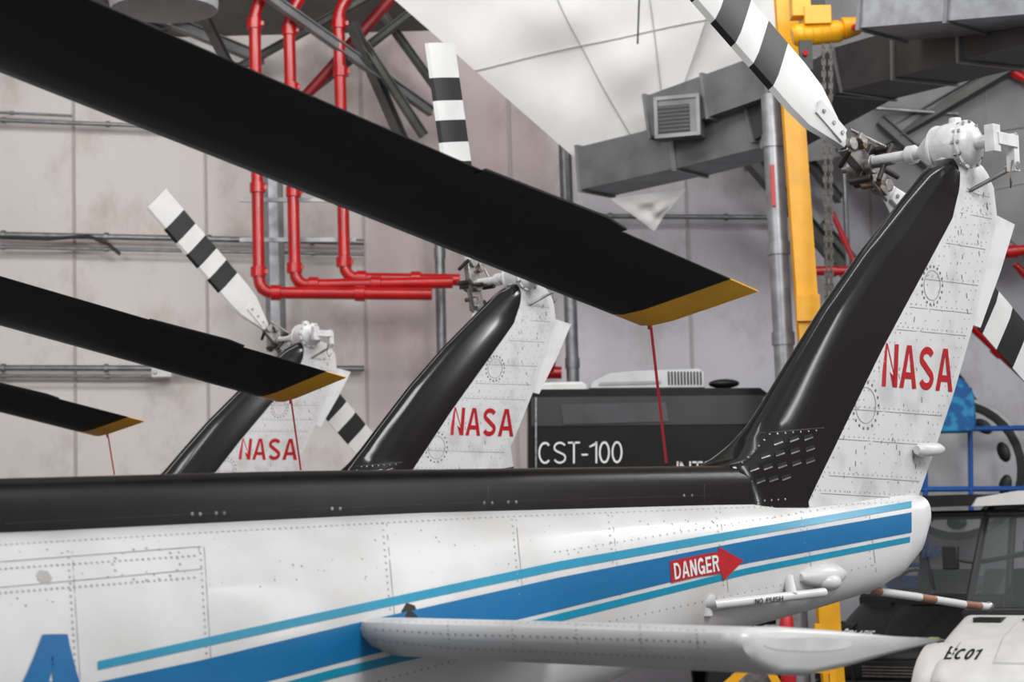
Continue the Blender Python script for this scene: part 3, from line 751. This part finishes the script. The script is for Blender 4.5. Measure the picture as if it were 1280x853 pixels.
# trailer
tr_=empty('exhibit_trailer',P(810,640,17.5),'black exhibit trailer with white lettering','trailer'); tr_.location.z=0; OFF[tr_]=Vector(tr_.location)
b=MB(); Y0=16.2
b.prism([P(660,495,Y0),P(668,487,Y0),P(950,485,Y0),P(963,494,Y0),P(967,640,Y0),P(660,640,Y0)],(0,1.8,0),TRLB)
b.prism([P(664,497,Y0-.01),P(960,494,Y0-.01),P(960,530,Y0-.01),P(664,533,Y0-.01)],(0,.008,0),TRLG)
b.prism([P(700,506,Y0-.02),P(832,503,Y0-.02),P(836,527,Y0-.02),P(705,531,Y0-.02)],(0,.008,0),TRLR)  # reflection painted as a thin lighter quad
text3(b,'CST-100',[P(673,553,Y0-.02),P(778,552,Y0-.02),P(778,579,Y0-.02),P(673,580,Y0-.02)],RWHITE,.092)
text3(b,'INTE',[P(846,577,Y0-.02),P(892,577,Y0-.02),P(892,602,Y0-.02),P(846,602,Y0-.02)],RWHITE,.10)
for x in(670,955): b.prism([P(x-1,497,Y0-.02),P(x+1,497,Y0-.02),P(x+1,640,Y0-.02),P(x-1,640,Y0-.02)],(0,.01,0),METAL)
b.obj('trailer_body',tr_)
wh=MB()
for x in (700,930):
    p=P(x,640,Y0+.2)
    for yy in(.0,1.3): wh.tube((p.x,p.y+yy,.35),(p.x,p.y+yy+.25,.35),.35,RUB,n=24); wh.tube((p.x,p.y+yy-.01,.35),(p.x,p.y+yy+.05,.35),.18,METAL,n=18)
wh.box((tr_.location.x,Y0+1,.72),(1.7,1.5,.3),DMET)
wh.box((tr_.location.x,Y0+.9,1.35),(1.85,1.7,1.0),TRLB)
wh.obj('trailer_chassis',tr_)
ac=MB(); Y1=16.35
ac.prism([P(737,487,Y1),P(740,478,Y1),P(762,467,Y1),P(790,464,Y1),P(874,461,Y1),P(880,466,Y1),P(880,487,Y1)],(0,.7,0),PLASL)
for i in range(11): ac.box(P(836+i*4,473,Y1-.005),(.012,.02,.11),PLASK)
ac.prism([P(750,478,Y1-.01),P(826,476,Y1-.01),P(826,480,Y1-.01),P(748,482,Y1-.01)],(0,.005,0),PLASG)
ac.prism([P(736,485,Y1-.012),P(881,484,Y1-.012),P(881,488,Y1-.012),P(736,489,Y1-.012)],(0,.005,0),PLASK)
ac.obj('air_conditioner',tr_,label='silver grey rooftop air conditioner with vents',bevel=.02)
b=MB(); b.prism([P(673,492,Y1),P(674,481,Y1),P(682,478,Y1),P(728,477,Y1),P(734,481,Y1),P(735,490,Y1)],(0,.4,0),PLASW); b.obj('roof_vent',tr_,bevel=.02)
b=MB(); b.ell(P(905,480,Y1+.2),(.13,.1,.04),PLASK); b.obj('roof_antenna',tr_)

# capsule + platform
cp=MB(); c=P(1196,588,19.1); ax=Vector((-.45,-.89,0)); up=Vector((0,0,1)); sd=up.cross(ax).normalized()
def crow(t,r,n=36): return [c+ax*t+(sd*math.cos(2*math.pi*j/n)+up*math.sin(2*math.pi*j/n))*r for j in range(n)]
cp.grid([crow(-.7,.2),crow(-.6,.5),crow(-.4,.62),crow(0,.70),crow(.06,.67)],PLASW)
cp.grid([crow(.06,.67),crow(.07,.61),crow(.07,.59)],TRK,cap=False); cp.grid([crow(.065,.60),crow(.09,.42),crow(.10,.22)],PLASL)
cap_=cp.obj('spacecraft_mockup',label='round white capsule mockup with dark windows',cat='spacecraft model',ang=60)
for i in range(10):
    a=2*math.pi*(i+.5)/10; q=c+ax*.09+(sd*math.cos(a)+up*math.sin(a))*.50; m=MB()
    R=Matrix((sd*math.cos(a)+up*math.sin(a),-sd*math.sin(a)+up*math.cos(a),ax)).transposed(); m.ell(q,(.06,.10,.02),TRK,R,12,6); m.obj('window',cap_)
bp_=MB(); Y=18.45
for a,c2 in [((1165,537),(1300,535)),((1140,612),(1300,611)),((1156,560),(1158,720)),((1212,485),(1214,650)),((1110,708),(1150,706)),((1290,500),(1290,700)),((1112,735),(1150,733))]: bp_.tube(P(*a,Y),P(*c2,Y),.025,BLUF,n=10)
for x in(1115,1290): p=P(x,740,Y); bp_.beam((p.x,p.y,0),(p.x,p.y,1.5),.06,.06,BLUF)
bp_.prism([P(1110,720,Y),P(1300,720,Y),P(1300,735,Y),P(1110,735,Y)],(0,.1,0),BLUF)
bp_.obj('work_platform',label='blue steel work platform with guard rails',cat='platform')
b=MB(); Y=18.2
b.prism([P(1170,500,Y),P(1178,478,Y),P(1192,470,Y),P(1206,474,Y),P(1218,492,Y),P(1221,528,Y),P(1219,540,Y),P(1172,541,Y)],(0,.3,0),BLUC); b.obj('patterned_cover',label='blue patterned fabric cover draped on guard rail',cat='cover',bevel=.02)

# yellow stand
ys=MB(); Y=12.5
for a,c2 in [((940,830),(905,860)),((938,828),(1040,838)),((1040,838),(1048,960)),((905,860),(880,1000)),((960,835),(985,880)),((905,862),(1010,862)),((1020,836),(1022,780)),((980,832),(1022,795))]:
    ys.beam(P(*a,Y),P(*c2,Y),.04,.05,YEL)
for a in [(880,985),(1046,985)]:
    q=P(*a,Y); ys.beam((q.x,q.y-.4,.1),(q.x,q.y+.4,.1),.08,.08,YEL); ys.tube((q.x-.03,q.y-.35,.07),(q.x+.03,q.y-.35,.07),.07,RUB)
    ys.tube((q.x-.03,q.y+.35,.07),(q.x+.03,q.y+.35,.07),.07,RUB); ys.beam((q.x,q.y,.1),(q.x,q.y,.35),.05,.05,YEL)
ys.obj('maintenance_stand',label='yellow tubular maintenance stand under the boom',cat='stand')
fe=MB(); Y=13.2; q=P(983,775,Y); fe.path([(q.x,q.y,z) for z in (0,.02,1.0,1.07,1.11)],[.04,.05,.05,.04,.02],REDF,16); fe.box((q.x,q.y,1.13),(.04,.04,.05),PLASK); fe.obj('fire_extinguisher',label='red fire extinguisher cylinder below the boom',cat='fire extinguisher')

# ================= carts =================
def rr(y,w,zb,zt,r=.08,n=5):
    o=[]
    for cx,cz,a0 in ((w-r,zt-r,0),(-w+r,zt-r,90),(-w+r,zb+r,180),(w-r,zb+r,270)):
        for k in range(n+1):
            a=math.radians(a0+90*k/n); o.append((cx+r*math.cos(a),y,cz+r*math.sin(a)))
    return o
def cart(loc,yaw,body,dark,label,txt,ttop,lime=False):
    e=empty('utility_cart',(0,0,0),label,'utility vehicle'); OFF[e]=Vector((0,0,0))
    e.location=loc; e.rotation_euler=(0,0,math.radians(yaw))
    b=MB(); b.grid([rr(-1.44,.36,.44,.54,.05),rr(-1.42,.46,.40,.62,.09),rr(-1.36,.54,.37,.68,.11),rr(-1.25,.59,.36,.745,.12),rr(-1.0,.64,.36,.86,.12),rr(-.75,.655,.36,.94,.11),rr(-.48,.66,.36,1.02,.09)],body)
    for s in(-1,1):
        b.grid([[(s*(.45+.25*u),-.95+(.42-.03*(u>.9))*math.cos(a),.42+(.44-.03*(u>.9))*math.sin(a)) for a in [math.pi*k/14 for k in range(15)]] for u in(0,.5,.9,1)],body,False,False)
    b.grid([rr(-1.28,.14,.6,.745,.03),rr(-1.0,.18,.6,.885,.03),rr(-.7,.20,.6,.97,.03)],body)
    b.box((0,-.62,.985),(.3,.1,.012),dark)
    for s in(-1,1):
        b.box((s*.4,-.6,.97),(.2,.16,.05),dark); b.tube((s*.60,-1.02,.80),(s*.60,-1.02,.86),.03,dark)
        b.box((s*.67,-.66,.72),(.02,.2,.12),dark)
    bv=b.bvh()
    def onh(x,y):
        h=bv.ray_cast(Vector((x,y,3)),Vector((0,0,-1))); return Vector((x,y,h[0].z+.006))
    b.obj('body',e,ang=55)
    t=MB(); s_,x0,x1,ya,yb,tm=txt
    vs,fs=text2d(s_,.19); t.add([onh(lerp(x0,x1,u),lerp(ya,yb,v)) for u,v in vs],fs,tm); t.obj('lettering',e)
    g=MB(); g.box((0,-1.44,.50),(.5,.03,.10),PLASK)
    for k in range(4): g.box((0,-1.46,.465+k*.024),(.48,.01,.008),METAL)
    g.obj('grille',e)
    for s in(-1,1):
        l=MB(); l.ell((s*.44,-1.39,.56),(.10,.06,.045),LAMPG); l.ell((s*.44,-1.38,.56),(.12,.05,.06),PLASK); l.obj('headlight',e)
    if lime:
        l=MB(); l.box((.30,-1.30,.735),(.08,.03,.05),LIME); l.tube((.30,-1.30,.70),(.30,-1.30,.72),.01,PLASK); l.obj('marker_light',e)
        l=MB(); text3(l,'NP01',[(-.12,-.375,1.44),(.20,-.375,1.44),(.20,-.42,1.35),(-.12,-.42,1.35)],BLUD,.16)
        l.obj('windshield_lettering',e)
    bp=MB(); bp.path([(-.6,-1.35,.40),(-.5,-1.5,.40),(.5,-1.5,.40),(.6,-1.35,.40)],.035,PLASK); bp.path([(-.3,-1.49,.40),(-.3,-1.51,.60),(.3,-1.51,.60),(.3,-1.49,.40)],.02,PLASK)
    bp.obj('bumper',e)
    cb=MB(); cb.box((0,.25,.42),(1.28,1.5,.12),dark); cb.box((0,-.46,1.0),(1.3,.14,.08),dark)
    for s in (-1,1): cb.box((s*.66,.1,.62),(.05,1.0,.35),body)
    cb.obj('chassis',e,bevel=.02)
    bed=MB(); bed.box((0,1.15,.75),(1.3,.7,.06),body)
    for s in(-1,1): bed.box((s*.64,1.15,.9),(.04,.7,.3),body)
    bed.box((0,1.5,.9),(1.3,.04,.3),body); bed.obj('cargo_bed',e,bevel=.01)
    fr=MB()
    for s in(-1,1):
        fr.path([(s*.62,-.50,1.0),(s*.58,-.16,1.68),(s*.57,-.02,1.76),(s*.57,.65,1.76),(s*.58,.78,1.68),(s*.62,.80,.6)],.03,dark,10)
        fr.path([(s*.62,-.1,.6),(s*.63,-.1,1.0),(s*.60,.75,1.05)],.02,dark,8)
        fr.path([(s*.62,-.30,1.36),(s*.60,.78,1.40)],.018,dark,8)
    fr.path([(-.58,-.14,1.70),(.58,-.14,1.70)],.03,dark,10); fr.path([(-.58,.78,1.68),(.58,.78,1.68)],.03,dark,10); fr.path([(-.62,-.5,1.03),(.62,-.5,1.03)],.028,dark,10)
    fr.path([(0.0,-.49,1.1),(-.1,-.36,1.35)],.01,dark,6)
    fr.obj('roll_cage',e,label='tubular roll cage')
    gl=MB(); gl.prism([(-.60,-.50,1.05),(.60,-.50,1.05),(.56,-.17,1.68),(-.56,-.17,1.68)],(0,.008,.004),GLASS); gl.obj('windshield',e,label='clear windshield')
    rf=MB(); rf.grid([[(w*k,y,z) for w,z in ((-.66,1.76),(-.62,1.82),(-.3,1.86),(.3,1.86),(.62,1.82),(.66,1.76),(.3,1.765),(-.3,1.765))] for y,k in ((-.30,.93),(-.22,1),(.4,1),(.88,1),(.95,.93))],ttop); rf.obj('roof',e)
    for s in(-1,1):
        se=MB(); se.box((s*.3,.3,.66),(.5,.45,.14),SEATM); se.box((s*.3,.54,.95),(.5,.12,.55),SEATM,Matrix.Rotation(-.15,3,'X')); se.obj('seat',e,bevel=.04)
    sw=MB(); cc=Vector((-.3,-.18,1.08))
    sw.path([cc+Vector((.17*math.cos(a),.06*math.sin(a),.16*math.sin(a))) for a in [2*math.pi*k/20 for k in range(21)]],.014,PLASK,8); sw.tube(cc,cc+Vector((0,-.25,-.1)),.02,PLASK); sw.tube(cc+Vector((-.16,0,0)),cc+Vector((.16,0,0)),.012,PLASK); sw.obj('steering_wheel',e)
    for sx in(-1,1):
        for yy in(-.95,1.0):
            w_=MB(); x0=sx*.52; x1=sx*.74
            w_.path([(x0,yy,.32),(x0+sx*.03,yy,.32),(x1-sx*.03,yy,.32),(x1,yy,.32)],[.26,.32,.32,.26],RUB,28)
            for k in range(28):
                a=2*math.pi*k/28; w_.box(((x0+x1)/2,yy+.31*math.cos(a),.32+.31*math.sin(a)),(.2,.03,.03),RUB,Matrix.Rotation(a,3,'X'))
            wo=w_.obj('wheel',e); h_=MB(); h_.path([(x1-sx*.02,yy,.32),(x1+sx*.01,yy,.32)],[.16,.12],METAL,18); h_.obj('hub_cap',wo)
    for s in(-1,1):
        m=MB(); m.tube((s*.58,-.3,1.35),(s*.72,-.34,1.38),.01,dark); m.box((s*.78,-.35,1.40),(.12,.03,.17),dark); m.obj('side_mirror',e,bevel=.01)
    return e
cart((3.92,14.1,0),-35,PLASW,PLASK,'white utility cart with clear windshield and black roll cage',('EC01',-.49,-.26,-1.24,-1.11,PLASK),PLASW)
cart((3.66,16.8,0),-33,PLASK,PLASK,'black utility cart with roll cage and tinted windshield',('POLARIS',-.50,-.24,-1.27,-1.15,RWHITE),PLASK,True)

# ================= lighting =================
wd=bpy.data.worlds.new('world'); sc.world=wd; wd.use_nodes=True
bg=wd.node_tree.nodes['Background']; bg.inputs[0].default_value=(.97,.975,1.0,1); bg.inputs[1].default_value=.46
def area(loc,tgt,sx,sy,e,c=(1,1,1)):
    l=bpy.data.lights.new('area_light','AREA'); l.shape='RECTANGLE'; l.size=sx;l.size_y=sy;l.energy=e;l.color=c
    o=bpy.data.objects.new('area_light',l); COL.objects.link(o); o.location=loc; o.rotation_euler=(Vector(tgt)-Vector(loc)).to_track_quat('-Z','Y').to_euler()
area((4,1,7.5),(1,8,1.5),2.5,2,430)
area((0,13,8.2),(0,18.5,3),12,1.5,440,(1,.975,.95))
area((-6,4,6.5),(-2,14,3),4,3,300)
area((8,9,6.5),(2,8,2),.7,3,180)
area((6.5,4.6,4.2),(1.6,7,2.4),.35,4,60)  # narrow lamp added for the highlight streak on the black fin
area((2,7,7.5),(2,17.2,5.2),4,1.2,200)  # lamp added to brighten the white sheets and upper background
